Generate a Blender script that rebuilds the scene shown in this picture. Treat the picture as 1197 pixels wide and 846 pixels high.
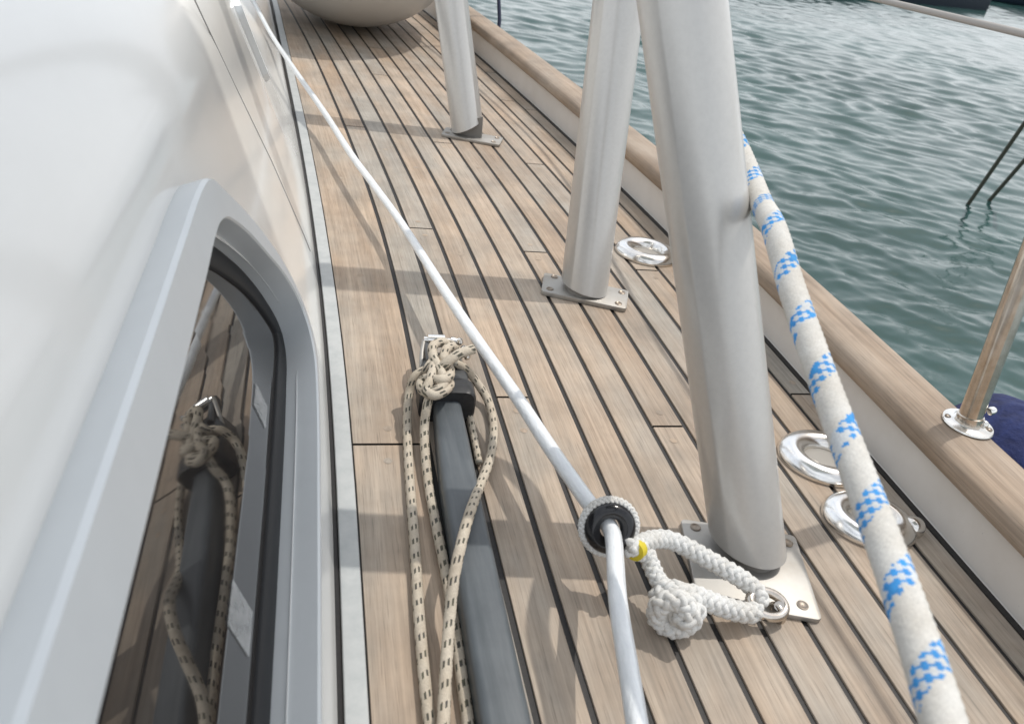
import bpy, bmesh, math, random
from mathutils import Vector, Matrix, Euler
import numpy as np
R = math.radians
rnd = random.Random(7)
for o in list(bpy.data.objects): bpy.data.objects.remove(o)
scene = bpy.context.scene
C = scene.collection

# ------------------------------------------------------------------ camera
CAM_H = 0.69
cam_d = bpy.data.cameras.new('camera'); cam = bpy.data.objects.new('camera', cam_d); C.objects.link(cam)
right = Vector((.96955, -.19498, .14820)); down = Vector((.01958, -.54147, -.84049)); fwd = Vector((.24413, .81780, -.52116))
M = Matrix((( right.x, -down.x, -fwd.x, 0), (right.y, -down.y, -fwd.y, 0), (right.z, -down.z, -fwd.z, CAM_H), (0, 0, 0, 1)))
cam.matrix_world = M
cam_d.sensor_width = 36; cam_d.lens = 950 / 1197 * 36
cam_d.clip_start = .01; cam_d.clip_end = 2000
cam_d.dof.use_dof = True; cam_d.dof.focus_distance = 1.35; cam_d.dof.aperture_fstop = 9.0
scene.camera = cam

# ------------------------------------------------------------------ world, sun, exposure
SUN = Vector((.45, .25, 1)).normalized()
w = bpy.data.worlds.new('World'); scene.world = w; w.use_nodes = True
nt = w.node_tree; nt.nodes.clear()
out = nt.nodes.new('ShaderNodeOutputWorld'); bg = nt.nodes.new('ShaderNodeBackground')
sky = nt.nodes.new('ShaderNodeTexSky'); sky.sky_type = 'NISHITA'; sky.sun_disc = False
sky.sun_elevation = math.asin(SUN.z); sky.sun_rotation = math.atan2(SUN.x, SUN.y)
sky.air_density = 1.4; sky.dust_density = 4.0; sky.ozone_density = 1.0
tc = nt.nodes.new('ShaderNodeTexCoord'); nz = nt.nodes.new('ShaderNodeTexNoise')
nz.inputs['Scale'].default_value = 2.2; nz.inputs['Detail'].default_value = 5; nz.inputs['Roughness'].default_value = .55
rp = nt.nodes.new('ShaderNodeValToRGB'); rp.color_ramp.elements[0].position = .40; rp.color_ramp.elements[0].color = (.40, .40, .40, 1); rp.color_ramp.elements[1].position = .68
rp.color_ramp.elements[1].color = (.95, .95, .95, 1)
mxw = nt.nodes.new('ShaderNodeMixRGB'); mxw.inputs['Color2'].default_value = (11.5, 11.9, 12.4, 1)
nt.links.new(tc.outputs['Generated'], nz.inputs['Vector']); nt.links.new(nz.outputs['Fac'], rp.inputs['Fac'])
sx = nt.nodes.new('ShaderNodeSeparateXYZ'); nt.links.new(tc.outputs['Generated'], sx.inputs['Vector'])
hz = nt.nodes.new('ShaderNodeMapRange'); hz.inputs['From Min'].default_value = 0; hz.inputs['From Max'].default_value = .95; hz.inputs['To Min'].default_value = 1.0; hz.inputs['To Max'].default_value = .30
nt.links.new(sx.outputs['Z'], hz.inputs['Value']); mxm = nt.nodes.new('ShaderNodeMath'); mxm.operation = 'MAXIMUM'; nt.links.new(rp.outputs['Color'], mxm.inputs[0]); nt.links.new(hz.outputs['Result'], mxm.inputs[1])
nt.links.new(mxm.outputs[0], mxw.inputs['Fac']); nt.links.new(sky.outputs['Color'], mxw.inputs['Color1'])
nt.links.new(mxw.outputs['Color'], bg.inputs['Color']); nt.links.new(bg.outputs['Background'], out.inputs['Surface'])
bg.inputs['Strength'].default_value = .15
sd = bpy.data.lights.new('sun', 'SUN'); sd.energy = 2.9; sd.angle = R(.6); sd.color = (1, .95, .88)
sun = bpy.data.objects.new('sun', sd); C.objects.link(sun); sun.rotation_euler = SUN.to_track_quat('Z', 'Y').to_euler()
vs = scene.view_settings; vs.view_transform = 'Standard'; vs.look = 'None'; vs.gamma = 1; vs.use_curve_mapping = False
vs.exposure = -0.38
scene.cycles.max_bounces = 8

# ------------------------------------------------------------------ helpers
def P(px, py, z=0.0):            # photo measurement (1197 px wide) -> point of the place at height z
    v = right * (px - 598.5) + down * (py - 423) + fwd * 950
    t = (z - CAM_H) / v.z
    return Vector((0, 0, CAM_H)) + v * t
def PX(px, py, x):               # the same at a given distance abeam
    v = right * (px - 598.5) + down * (py - 423) + fwd * 950
    return Vector((0, 0, CAM_H)) + v * (x / v.x)
def tag(o, label=None, cat=None, group=None, kind=None):
    if label: o['label'] = label
    if cat: o['category'] = cat
    if group: o['group'] = group
    if kind: o['kind'] = kind
    return o
def empty(name, loc, label, cat, group=None, rz=0):
    o = bpy.data.objects.new(name, None); C.objects.link(o); o.location = loc; o.rotation_euler.z = rz
    o.empty_display_size = .05
    return tag(o, label, cat, group)
def link(name, me, mats, parent=None, smooth=True):
    if not isinstance(mats, (list, tuple)): mats = [mats]
    for m in mats: me.materials.append(m)
    if smooth:
        for p in me.polygons: p.use_smooth = True
    o = bpy.data.objects.new(name, me); C.objects.link(o)
    if parent:
        o.parent = parent
        bpy.context.view_layer.update()
        o.matrix_parent_inverse = parent.matrix_world.inverted()
    return o
def mk(name, verts, faces, mats, parent=None, smooth=True, uvs=None, cols=None, fmat=None, sharp=None):
    me = bpy.data.meshes.new(name); me.from_pydata([tuple(v) for v in verts], [], faces); me.update()
    if uvs is not None:
        uv = me.uv_layers.new(name='UVMap')
        for p in me.polygons:
            for li, vi in zip(p.loop_indices, p.vertices): uv.data[li].uv = uvs[vi]
    if cols is not None:         # per face colours
        a = me.color_attributes.new('Col', 'FLOAT_COLOR', 'CORNER')
        for p in me.polygons:
            for li in p.loop_indices: a.data[li].color = cols[p.index]
    o = link(name, me, mats, parent, smooth)
    if fmat:
        for p, m in zip(me.polygons, fmat): p.material_index = m
    if sharp is not None: me.set_sharp_from_angle(angle=R(sharp))
    return o
def bmo(name, bm, mats, parent=None, smooth=True, sharp=35, bevel=0, seg=2):
    bmesh.ops.recalc_face_normals(bm, faces=bm.faces)
    if bevel:
        es = [e for e in bm.edges if len(e.link_faces) == 2 and e.calc_face_angle(0) > R(30)]
        bmesh.ops.bevel(bm, geom=es, offset=bevel, segments=seg, profile=.5, affect='EDGES')
    me = bpy.data.meshes.new(name); bm.to_mesh(me); bm.free()
    o = link(name, me, mats, parent, smooth)
    if smooth: me.set_sharp_from_angle(angle=R(sharp))
    return o
def smooth_path(pts, step=.004):
    pts = [Vector(p) for p in pts]; pp = [2 * pts[0] - pts[1]] + pts + [2 * pts[-1] - pts[-2]]
    res = []
    for i in range(1, len(pp) - 2):
        p0, p1, p2, p3 = pp[i-1:i+3]; n = max(2, int((p2 - p1).length / step))
        for k in range(n):
            t = k / n
            res.append(.5 * ((2*p1) + (p2-p0)*t + (2*p0-5*p1+4*p2-p3)*t*t + (-p0+3*p1-3*p2+p3)*t*t*t))
    res.append(pts[-1]); return res
def frames(path, closed=False):
    n = len(path); T = []
    for i in range(n):
        a = path[(i-1) % n] if closed else path[max(i-1, 0)]; b = path[(i+1) % n] if closed else path[min(i+1, n-1)]
        T.append((b - a).normalized())
    N = T[0].orthogonal().normalized(); Fr = []
    for t in T:
        N = (N - t * N.dot(t)).normalized(); Fr.append((t, N, t.cross(N)))
    return Fr
def tube_geo(path, rad, seg=16, closed=False, prof=None, caps=True):
    """rad: number or function(i, s, ang); returns verts, faces, uvs(u around, v metres)"""
    Fr = frames(path, closed); V = []; F = []; U = []; s = 0
    for i, p in enumerate(path):
        if i: s += (p - path[i-1]).length
        t, n, b = Fr[i]
        for k in range(seg):
            a = 2*math.pi*k/seg; r = rad(i, s, a) if callable(rad) else rad
            V.append(p + (n*math.cos(a) + b*math.sin(a)) * r); U.append((k/seg, s))
    m = len(path)
    for i in range(m if closed else m-1):
        for k in range(seg):
            j = (i+1) % m; k2 = (k+1) % seg
            F.append((i*seg+k, i*seg+k2, j*seg+k2, j*seg+k))
    if caps and not closed:
        F.append(tuple(range(seg))[::-1]); F.append(tuple((m-1)*seg + k for k in range(seg)))
    return V, F, U
def tube(name, path, rad, mat, parent=None, seg=16, closed=False, sharp=50):
    V, F, U = tube_geo(path, rad, seg, closed); return mk(name, V, F, mat, parent, True, U, sharp=sharp)
def merge(geos):
    V = []; F = []
    for v, f in [g[:2] for g in geos]:
        o = len(V); V += v; F += [tuple(i+o for i in q) for q in f]
    return V, F
def circle_pts(c, nrm, r, n=48, r2=None, up=None):
    nrm = Vector(nrm).normalized(); a = (Vector(up) - nrm*Vector(up).dot(nrm)).normalized() if up else nrm.orthogonal().normalized(); b = nrm.cross(a)
    return [Vector(c) + a*math.cos(2*math.pi*k/n)*r + b*math.sin(2*math.pi*k/n)*(r2 or r) for k in range(n)]
def lathe(name, prof, mat, parent=None, seg=64, M=Matrix(), sharp=40, sx=1, sy=1):
    V = []; F = []
    for r, z in prof:
        for k in range(seg):
            a = 2*math.pi*k/seg; V.append(M @ Vector((r*math.cos(a)*sx, r*math.sin(a)*sy, z)))
    for i in range(len(prof)-1):
        for k in range(seg):
            k2 = (k+1) % seg; F.append((i*seg+k, i*seg+k2, (i+1)*seg+k2, (i+1)*seg+k))
    F.append(tuple(range(seg))[::-1]); F.append(tuple((len(prof)-1)*seg+k for k in range(seg)))
    return mk(name, V, F, mat, parent, True, sharp=sharp)

# ------------------------------------------------------------------ materials
def mat(name, col=(.5,.5,.5), rough=.5, metal=0, ior=1.5, coat=0, **k):
    m = bpy.data.materials.new(name); m.use_nodes = True; n = m.node_tree.nodes; b = n['Principled BSDF']
    b.inputs['Base Color'].default_value = (*col, 1); b.inputs['Roughness'].default_value = rough
    b.inputs['Metallic'].default_value = metal; b.inputs['IOR'].default_value = ior
    b.inputs['Coat Weight'].default_value = coat; b.inputs['Coat Roughness'].default_value = .08
    return m
def N(m, t, **k):
    n = m.node_tree.nodes.new(t)
    for a, v in k.items():
        if a in n.inputs.keys() if hasattr(n.inputs, 'keys') else False: n.inputs[a].default_value = v
        else: setattr(n, a, v)
    return n
def L(m, a, b): m.node_tree.links.new(a, b)
def bsdf(m): return m.node_tree.nodes['Principled BSDF']
def noise(m, scale, detail=4, rough=.55, vec=None, dist=0):
    n = N(m, 'ShaderNodeTexNoise'); n.inputs['Scale'].default_value = scale; n.inputs['Detail'].default_value = detail
    n.inputs['Roughness'].default_value = rough; n.inputs['Distortion'].default_value = dist
    if vec is not None: L(m, vec, n.inputs['Vector'])
    return n.outputs['Fac']
def coords(m, kind='Object', scale=(1,1,1)):
    t = N(m, 'ShaderNodeTexCoord'); mp = N(m, 'ShaderNodeMapping'); mp.inputs['Scale'].default_value = scale
    L(m, t.outputs[kind], mp.inputs['Vector']); return mp.outputs['Vector']
def ramp(m, fac, stops):
    r = N(m, 'ShaderNodeValToRGB'); cr = r.color_ramp
    while len(cr.elements) < len(stops): cr.elements.new(.5)
    for e, (p, c) in zip(cr.elements, stops):
        e.position = p; e.color = (*c, 1) if isinstance(c, tuple) else (c, c, c, 1)
    L(m, fac, r.inputs['Fac']); return r.outputs['Color']
def mix(m, a, b, fac, mode='MIX'):
    x = N(m, 'ShaderNodeMixRGB'); x.blend_type = mode
    for s, v in (('Color1', a), ('Color2', b), ('Fac', fac)):
        if hasattr(v, 'links') or hasattr(v, 'is_output'): L(m, v, x.inputs[s])
        elif isinstance(v, tuple): x.inputs[s].default_value = (*v, 1)
        else: x.inputs[s].default_value = v if s == 'Fac' else (v, v, v, 1)
    return x.outputs['Color']
def bump(m, h, strength=.3, dist=.002, normal=None):
    b = N(m, 'ShaderNodeBump'); b.inputs['Strength'].default_value = strength; b.inputs['Distance'].default_value = dist
    L(m, h, b.inputs['Height'])
    if normal is not None: L(m, normal, b.inputs['Normal'])
    L(m, b.outputs['Normal'], bsdf(m).inputs['Normal']); return b.outputs['Normal']
def setc(m, c): L(m, c, bsdf(m).inputs['Base Color'])
def setr(m, c): L(m, c, bsdf(m).inputs['Roughness'])

# teak of the deck: per-plank tone in colour attribute 'Col' (r = tone, g = greyness, b = offset), grain along V
def teak_mat(name, uvname=True, base=((.355,.262,.180),(.497,.385,.280)), grey=(.370,.335,.285), cap=False):
    m = mat(name, rough=.72)
    uv = N(m, 'ShaderNodeUVMap').outputs['UV']
    if not cap:
        at = N(m, 'ShaderNodeAttribute'); at.attribute_name = 'Col'
        sp = N(m, 'ShaderNodeSeparateColor'); L(m, at.outputs['Color'], sp.inputs['Color'])
        tone, gr, off = sp.outputs[0], sp.outputs[1], sp.outputs[2]
        cx = N(m, 'ShaderNodeCombineXYZ'); mul = N(m, 'ShaderNodeMath', operation='MULTIPLY'); mul.inputs[1].default_value = 37
        L(m, off, mul.inputs[0]); L(m, mul.outputs[0], cx.inputs['Z']); L(m, mul.outputs[0], cx.inputs['Y'])
        ad = N(m, 'ShaderNodeVectorMath', operation='ADD'); L(m, uv, ad.inputs[0]); L(m, cx.outputs[0], ad.inputs[1]); vec = ad.outputs[0]
    else: vec = uv
    def mp(s):
        q = N(m, 'ShaderNodeMapping'); q.inputs['Scale'].default_value = s; L(m, vec, q.inputs['Vector']); return q.outputs['Vector']
    g1 = noise(m, 1, 6, .65, mp((260, 5, 1)), .3)          # fine fibres
    g2 = noise(m, 1, 4, .6, mp((55, 2.2, 1)), .8)          # broader figure
    g3 = noise(m, 1, 4, .6, mp((9, 3.0, 1)))               # patches of wear
    g4 = noise(m, 1, 2, .5, mp((900, 22, 1)))              # pores
    c = ramp(m, g2, [(.3, base[0]), (.7, base[1])])
    if not cap:
        warm = mix(m, (.89, .84, .79), (1.06, 1.03, 1.0), tone); c = mix(m, c, warm, 1.0, 'MULTIPLY')
    gfac = ramp(m, g3, [(.38, 0.0), (.68, .75)])
    if not cap:
        ad2 = N(m, 'ShaderNodeMath', operation='ADD'); L(m, gfac, ad2.inputs[0]); L(m, gr, ad2.inputs[1]); ad2.use_clamp = True; gfac = ad2.outputs[0]
    c = mix(m, c, grey, gfac)
    c = mix(m, c, ramp(m, g1, [(.28, .60), (.62, 1.08)]), .62, 'MULTIPLY')
    pores = ramp(m, g4, [(.30, .45), (.42, 1.0)])
    c = mix(m, c, pores, .55, 'MULTIPLY')
    blot = noise(m, 7, 5, .6, coords(m, 'Object'))
    c = mix(m, c, ramp(m, blot, [(.30, .70), (.60, 1.06)]), .8, 'MULTIPLY')
    hs = N(m, 'ShaderNodeHueSaturation'); hs.inputs['Saturation'].default_value = .90; L(m, c, hs.inputs['Color']); c = hs.outputs['Color']
    setc(m, c)
    h = mix(m, g1, g4, .4); bump(m, h, .35, .0006)
    setr(m, ramp(m, g3, [(.3, .62), (.7, .85)]))
    return m
M_teak = teak_mat('weathered_teak')
M_cap = teak_mat('oiled_teak_rail', base=((.25,.170,.105),(.41,.300,.205)), grey=(.37,.31,.25), cap=True)
M_caulk = mat('black_caulk', (.018,.017,.018), .6)
b_ = noise(M_caulk, 300, 3, .6, coords(M_caulk)); setc(M_caulk, ramp(M_caulk, b_, [(.3, (.008,.008,.009)), (.75, (.028,.024,.022))]))

M_gel = mat('white_gelcoat', (.62,.62,.605), .16, coat=.5)
v = coords(M_gel); n_ = noise(M_gel, 1.7, 4, .55, v); n2 = noise(M_gel, 60, 4, .6, coords(M_gel, 'Object', (1,.25,.25)))
setc(M_gel, mix(M_gel, ramp(M_gel, n_, [(.3,(.73,.725,.70)),(.7,(.76,.755,.73))]), ramp(M_gel, n2, [(.25,.97),(.6,1.0)]), .7, 'MULTIPLY'))
setr(M_gel, ramp(M_gel, n_, [(.2,.17),(.8,.22)]))
M_gel2 = mat('bulwark_paint', (.66,.63,.59), .35)
n_ = noise(M_gel2, 9, 6, .65, coords(M_gel2)); n3 = noise(M_gel2, 240, 2, .5, coords(M_gel2))
setc(M_gel2, mix(M_gel2, ramp(M_gel2, n_, [(.3,(.62,.585,.54)),(.7,(.69,.66,.62))]), ramp(M_gel2, n3, [(.2,.6),(.27,1.0)]), .6, 'MULTIPLY'))
M_strip = mat('white_trim', (.60,.61,.60), .45)
n_ = noise(M_strip, 40, 5, .65, coords(M_strip)); setc(M_strip, ramp(M_strip, n_, [(.25,(.37,.39,.39)),(.6,(.45,.465,.46))]))
M_frame = mat('silver_frame_paint', (.63,.66,.67), .36, metal=.12)
n_ = noise(M_frame, 5, 4, .5, coords(M_frame)); setr(M_frame, ramp(M_frame, n_, [(.3,.30),(.7,.42)]))
n5 = noise(M_frame, 35, 5, .6, coords(M_frame)); setc(M_frame, ramp(M_frame, n5, [(.25,(.61,.64,.655)),(.6,(.63,.66,.675))]))
M_glass = mat('tinted_glass', (.022,.020,.019), .025, ior=1.95)
n_ = noise(M_glass, 11, 5, .6, coords(M_glass)); setr(M_glass, ramp(M_glass, n_, [(.35,.015),(.75,.06)]))
M_rubber = mat('black_rubber', (.007,.008,.010), .6)
M_tab = mat('clear_tape', (.62,.64,.64), .3)
n_ = noise(M_tab, 90, 4, .6, coords(M_tab)); bsdf(M_tab).inputs['Alpha'].default_value = .34
setc(M_tab, ramp(M_tab, n_, [(.3,(.45,.47,.47)),(.7,(.75,.76,.76))]))
# painted posts: silver-grey satin with small chips
M_post = mat('silver_post_paint', (.54,.525,.50), .34, metal=.32, coat=.15)
v = coords(M_post); n_ = noise(M_post, 4, 5, .6, v); n6 = noise(M_post, 33, 3, .5, v)
c = ramp(M_post, n_, [(.3,(.53,.52,.50)),(.7,(.57,.56,.535))]); n7 = noise(M_post, 140, 5, .7, v)
c = mix(M_post, c, ramp(M_post, n7, [(.3,.93),(.6,1.0)]), .8, 'MULTIPLY')
setc(M_post, mix(M_post, (.13,.09,.06), c, ramp(M_post, n6, [(.155,0.0),(.175,1.0)]))); setr(M_post, ramp(M_post, n_, [(.2,.27),(.8,.34)]))
def steel(name, col, rough, stain=True, sc=30, fine=.8):
    m = mat(name, col, rough, 1.0); v = coords(m); a = noise(m, sc, 5, .65, v); b = noise(m, 180, 4, .6, v)
    if stain: setc(m, mix(m, ramp(m, a, [(.32, tuple(x*.72 for x in (col[0], col[1]*.93, col[2]*.84))), (.62, col)]), ramp(m, b, [(.3,fine),(.6,1.0)]), .6, 'MULTIPLY'))
    setr(m, ramp(m, a, [(.3, rough*(.6+.4*fine)), (.7, min(1, rough*(2.2-fine)))])); return m
M_plate = steel('worn_steel_plate', (.43,.42,.40), .48, True, 7, .97); bsdf(M_plate).inputs['Metallic'].default_value = .75
M_chrome = steel('polished_chrome', (.86,.86,.85), .18, True, 8, .97)
M_chrome2 = steel('deck_tinted_stained_steel', (.66,.61,.55), .17, True, 28, .92)  # stanchion: reflected deck brown put into the colour; shackle: bronze stain
M_cone = mat('recess_fill', (.32,.30,.27), .55)
M_inner = mat('dark_inner_sleeve', (.20,.19,.175), .6)
M_boltm = steel('bolt_steel', (.33,.29,.25), .4)
M_pole = mat('slate_grey_pole', (.075,.088,.098), .38)
n_ = noise(M_pole, 1, 5, .65, coords(M_pole, 'Object', (90,6,40))); n8 = noise(M_pole, 22, 4, .6, coords(M_pole))
setc(M_pole, mix(M_pole, ramp(M_pole, n_, [(.3,(.062,.074,.083)),(.7,(.105,.118,.128))]), ramp(M_pole, n8, [(.3,.85),(.65,1.1)]), .8, 'MULTIPLY'))
setr(M_pole, ramp(M_pole, n8, [(.3,.3),(.7,.5)]))
M_cap_dark = mat('black_plastic', (.016,.017,.019), .42); n_ = noise(M_cap_dark, 80, 4, .6, coords(M_cap_dark)); setc(M_cap_dark, ramp(M_cap_dark, n_, [(.3,(.012,.013,.015)),(.7,(.035,.036,.038))]))
M_jaw = mat('grey_cast_jaw', (.085,.088,.09), .42, metal=.3)
M_black = mat('glossy_black_anodised', (.010,.010,.012), .16); 
M_yellow = mat('yellow_whipping', (.62,.50,.03), .6)
M_line = mat('white_line_jacket', (.74,.76,.78), .30)
uvn = N(M_line, 'ShaderNodeUVMap').outputs['UV']; mp_ = N(M_line, 'ShaderNodeMapping'); mp_.inputs['Scale'].default_value = (5, 30, 1); L(M_line, uvn, mp_.inputs['Vector'])
n_ = noise(M_line, 1, 4, .55, mp_.outputs['Vector']); setc(M_line, ramp(M_line, n_, [(.3,(.70,.73,.75)),(.65,(.80,.82,.83))])); bump(M_line, n_, .7, .0035)
M_cream = mat('cream_moulded', (.52,.50,.46), .42); n_ = noise(M_cream, 3, 4, .5, coords(M_cream)); setc(M_cream, ramp(M_cream, n_, [(.3,(.50,.475,.435)),(.7,(.55,.525,.485))]))
M_navy = mat('navy_cloth', (.010,.018,.085), .85); n_ = noise(M_navy, 28, 5, .6, coords(M_navy)); setc(M_navy, ramp(M_navy, n_, [(.3,(.006,.010,.05)),(.7,(.016,.03,.13))])); bump(M_navy, n_, .8, .01)
M_canvas = mat('shade_canvas', (.6,.6,.58), .85)  # cloth of the unseen sheet added to shade the cabin
tl = N(M_canvas, 'ShaderNodeBsdfTranslucent'); tl.inputs['Color'].default_value = (.75,.78,.80,1); mxs = N(M_canvas, 'ShaderNodeMixShader'); mxs.inputs[0].default_value = .42
L(M_canvas, bsdf(M_canvas).outputs[0], mxs.inputs[1]); L(M_canvas, tl.outputs[0], mxs.inputs[2]); L(M_canvas, mxs.outputs[0], M_canvas.node_tree.nodes['Material Output'].inputs['Surface'])
M_olive = mat('wet_dark_metal', (.055,.055,.04), .4)
M_life = mat('grey_rope_cover', (.36,.34,.32), .7)
M_navym = mat('navy_paint', (.012,.018,.05), .4)
def rope_mat(name, bmp=.5, rough=.8, sc=700):
    m = mat(name, rough=rough); at = N(m, 'ShaderNodeAttribute'); at.attribute_name = 'Col'
    fz = noise(m, sc, 3, .6, coords(m)); c = mix(m, at.outputs['Color'], ramp(m, fz, [(.3,.78),(.65,1.05)]), .8, 'MULTIPLY'); 
    dirt = noise(m, 25, 4, .6, coords(m)); c = mix(m, c, ramp(m, dirt, [(.3,(.84,.80,.75)),(.6,(1.,1.,1.))]), .8, 'MULTIPLY')
    setc(m, c); bump(m, fz, bmp, .0008); return m
M_rope = rope_mat('braided_rope')

def rope(name, pts, rad, kind, parent=None, closed=False, cells=8, lay=1.0, step=None, raw=False, phase=0):
    """braided rope: diamond cells stand proud; kind gives the colour of each cell"""
    seg = cells*4; cellL = 2*math.pi*rad/cells*lay; st = step or cellL/4
    path = pts if raw else smooth_path(pts, .003)
    # resample evenly
    d = [0]
    pl = path + ([path[0]] if closed else [])
    for a, b in zip(pl, pl[1:]): d.append(d[-1] + (b-a).length)
    n = max(8, int(d[-1]/st)); q = []; j = 0
    for i in range(n + (0 if closed else 1)):
        s = d[-1]*i/n
        while j < len(d)-2 and d[j+1] < s: j += 1
        q.append(pl[j].lerp(pl[j+1], (s-d[j])/max(1e-9, d[j+1]-d[j])))
    path = q; amp = {'beige': .07, 'blue': .045}.get(kind, .09)
    def cell(u, s):
        a = u*cells + s/cellL; b = u*cells - s/cellL; return a, b
    def rf(i, s, ang):
        a, b = cell(ang/2/math.pi, s); return rad*(1 - amp + amp*1.4*(abs(math.sin(math.pi*a)*math.sin(math.pi*b)))**.5)
    V, F, U = tube_geo(path, rf, seg, closed)
    cols = []
    for f in F:
        if len(f) > 4: cols.append((.5,.48,.42,1)); continue
        us = [U[i][0] for i in f]; u = (sum(us)/4) if max(us)-min(us) < .5 else (sum(x if x > .5 else x+1 for x in us)/4) % 1
        s = sum(U[i][1] for i in f)/4; a, b = cell(u, s); ia, ib = math.floor(a), math.floor(b); h = (math.sin(ia*12.9898 + ib*78.233)*43758.5453) % 1
        D = 2*rad
        if kind == 'beige':
            c = (.54+.05*h, .475+.05*h, .385+.04*h)
            t = (s/(D*1.8) - u*1.0 + phase) % 1; t2 = (s/(D*2.3) + u*1.0 + phase + .5) % 1
            if int(u*14) % 2 == 0 and (t < .34): c = (.085+.03*h, .08+.03*h, .075)
        elif kind == 'blue':
            k = .93+.07*h; c = (.655*k, .64*k, .60*k)
            t = (s/(D*2.7) - u*1.0 + phase) % 1
            if t < .34 and ((ia+ib) % 2 == 0 or h > .9) and h > .14: c = (.045, .25+.06*h, .60+.12*h)
            elif t < .30: c = (.60, .63, .65)
        elif kind == 'strop': c = (.70+.06*h, .70+.06*h, .68+.05*h)
        else: c = (.6, .6, .58)
        cols.append((*c, 1))
    return mk(name, V, F, M_rope, parent, True, U, cols)

def plait(name, pts, R0, parent, closed=False, raw=False, col=(.73,.73,.71), pitch=3.6, n=4):
    """eight strand plaited cord: n strands each way round, weaving over and under"""
    path = pts if raw else smooth_path(pts, .002); Fr = frames(path, closed); G = []; d = [0]
    m = len(path)
    for a, b in zip(path, path[1:] + ([path[0]] if closed else [])): d.append(d[-1] + (b-a).length)
    tot = d[-1]; Pp = R0*pitch
    if closed: Pp = tot/round(tot/Pp)
    V = []; F = []; cols = []
    for hand in (1, -1):
        for k in range(n):
            q = []
            for i in range(m):
                t, nn, b = Fr[i]; th = hand*2*math.pi*d[i]/Pp + 2*math.pi*k/n + (math.pi/n if hand < 0 else 0)
                w_ = math.sin(2*math.pi*(d[i]/Pp)*n + (0 if hand > 0 else math.pi) + math.pi*(k % 2)*0)
                r = R0*(.62 + .13*w_); q.append(path[i] + (nn*math.cos(th) + b*math.sin(th))*r)
            v_, f_, _ = tube_geo(q, R0*.36, 8, closed); o = len(V); V += v_; F += [tuple(x+o for x in ff) for ff in f_]
            k_ = rnd.uniform(.94, 1.03); cols += [(col[0]*k_, col[1]*k_, col[2]*k_, 1)]*len(f_)
    v_, f_, _ = tube_geo(path, R0*.55, 10, closed); o = len(V); V += v_; F += [tuple(x+o for x in ff) for ff in f_]; cols += [(.45,.45,.43,1)]*len(f_)
    return mk(name, V, F, M_rope, parent, True, None, cols)

# ------------------------------------------------------------------ plan curves of the boat (x shift along y)
def interp(tab, y):
    if y <= tab[0][0]: return tab[0][1]
    for (a, u), (b, v) in zip(tab, tab[1:]):
        if y <= b: t = (y-a)/(b-a); return u + (v-u)*t
    (a, u), (b, v) = tab[-2:]; return v + (v-u)/(b-a)*(y-b)
def smoothtab(tab):
    f = lambda y: sum(interp(tab, y+d)*g for d, g in ((-.3,.12),(-.2,.14),(-.1,.16),(0,.16),(.1,.16),(.2,.14),(.3,.12)))
    return f
S_pl = smoothtab([(-3,0),(.9,0),(1.25,-.003),(1.55,-.013),(1.85,-.036),(2.25,-.072),(2.54,-.102),(3.04,-.157),(3.4,-.200),(4.1,-.297),(5,-.45),(6.5,-.75)])
S_cb = smoothtab([(-3,0),(.8,0),(1.0,-.003),(1.44,-.022),(2.0,-.058),(2.38,-.088),(3.2,-.155),(4.06,-.225),(5,-.33),(6.5,-.55)])
YA, YB = -1.2, 6.2
XL = .062; X1 = .163; PW = .057; XR = .84
def yr(a, b, st=.08):
    n = max(1, int(math.ceil((b-a)/st))); return [a + (b-a)*i/n for i in range(n+1)]

# ------------------------------------------------------------------ deck: caulk sheet + planks (one structure)
V = []; F = []; ys = yr(YA, YB)
for y in ys: V += [(S_cb(y)-.02, y, -.003), (XR+.01+S_pl(y), y, -.003)]
for i in range(len(ys)-1): F.append((2*i, 2*i+1, 2*i+3, 2*i+2))
caulk = tag(mk('deck_caulking', V, F, M_caulk, None, False), kind='structure')
V = []; F = []; U = []; cols = []
butts = [(.063,.87,0),(.292,.983,0),(.518,.91,0),(.443,1.515,0),(.665,1.454,0),(.349,2.201,0),(.203,2.889,0),(.09,2.279,0),(.203,1.603,0),(.567,2.085,0),(.683,2.632,0)]
bt = {}
edges = [('L',)] + [X1 + k*PW for k in range(0, 12)]
nplank = 13
for (x, y, _) in butts:
    xs = x + .015 - S_pl(y); k = 0 if x < .1 and y < 1 else int((xs - X1)//PW) + 1
    bt.setdefault(k, []).append(y)
bt.setdefault(11, []).append(2.72); bt.setdefault(12, []).extend([1.0, 3.1]); bt.setdefault(5, []).append(3.3); bt.setdefault(3,[]).append(-.1); bt.setdefault(7,[]).append(.12)
greyk = {}
bungs = []
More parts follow.
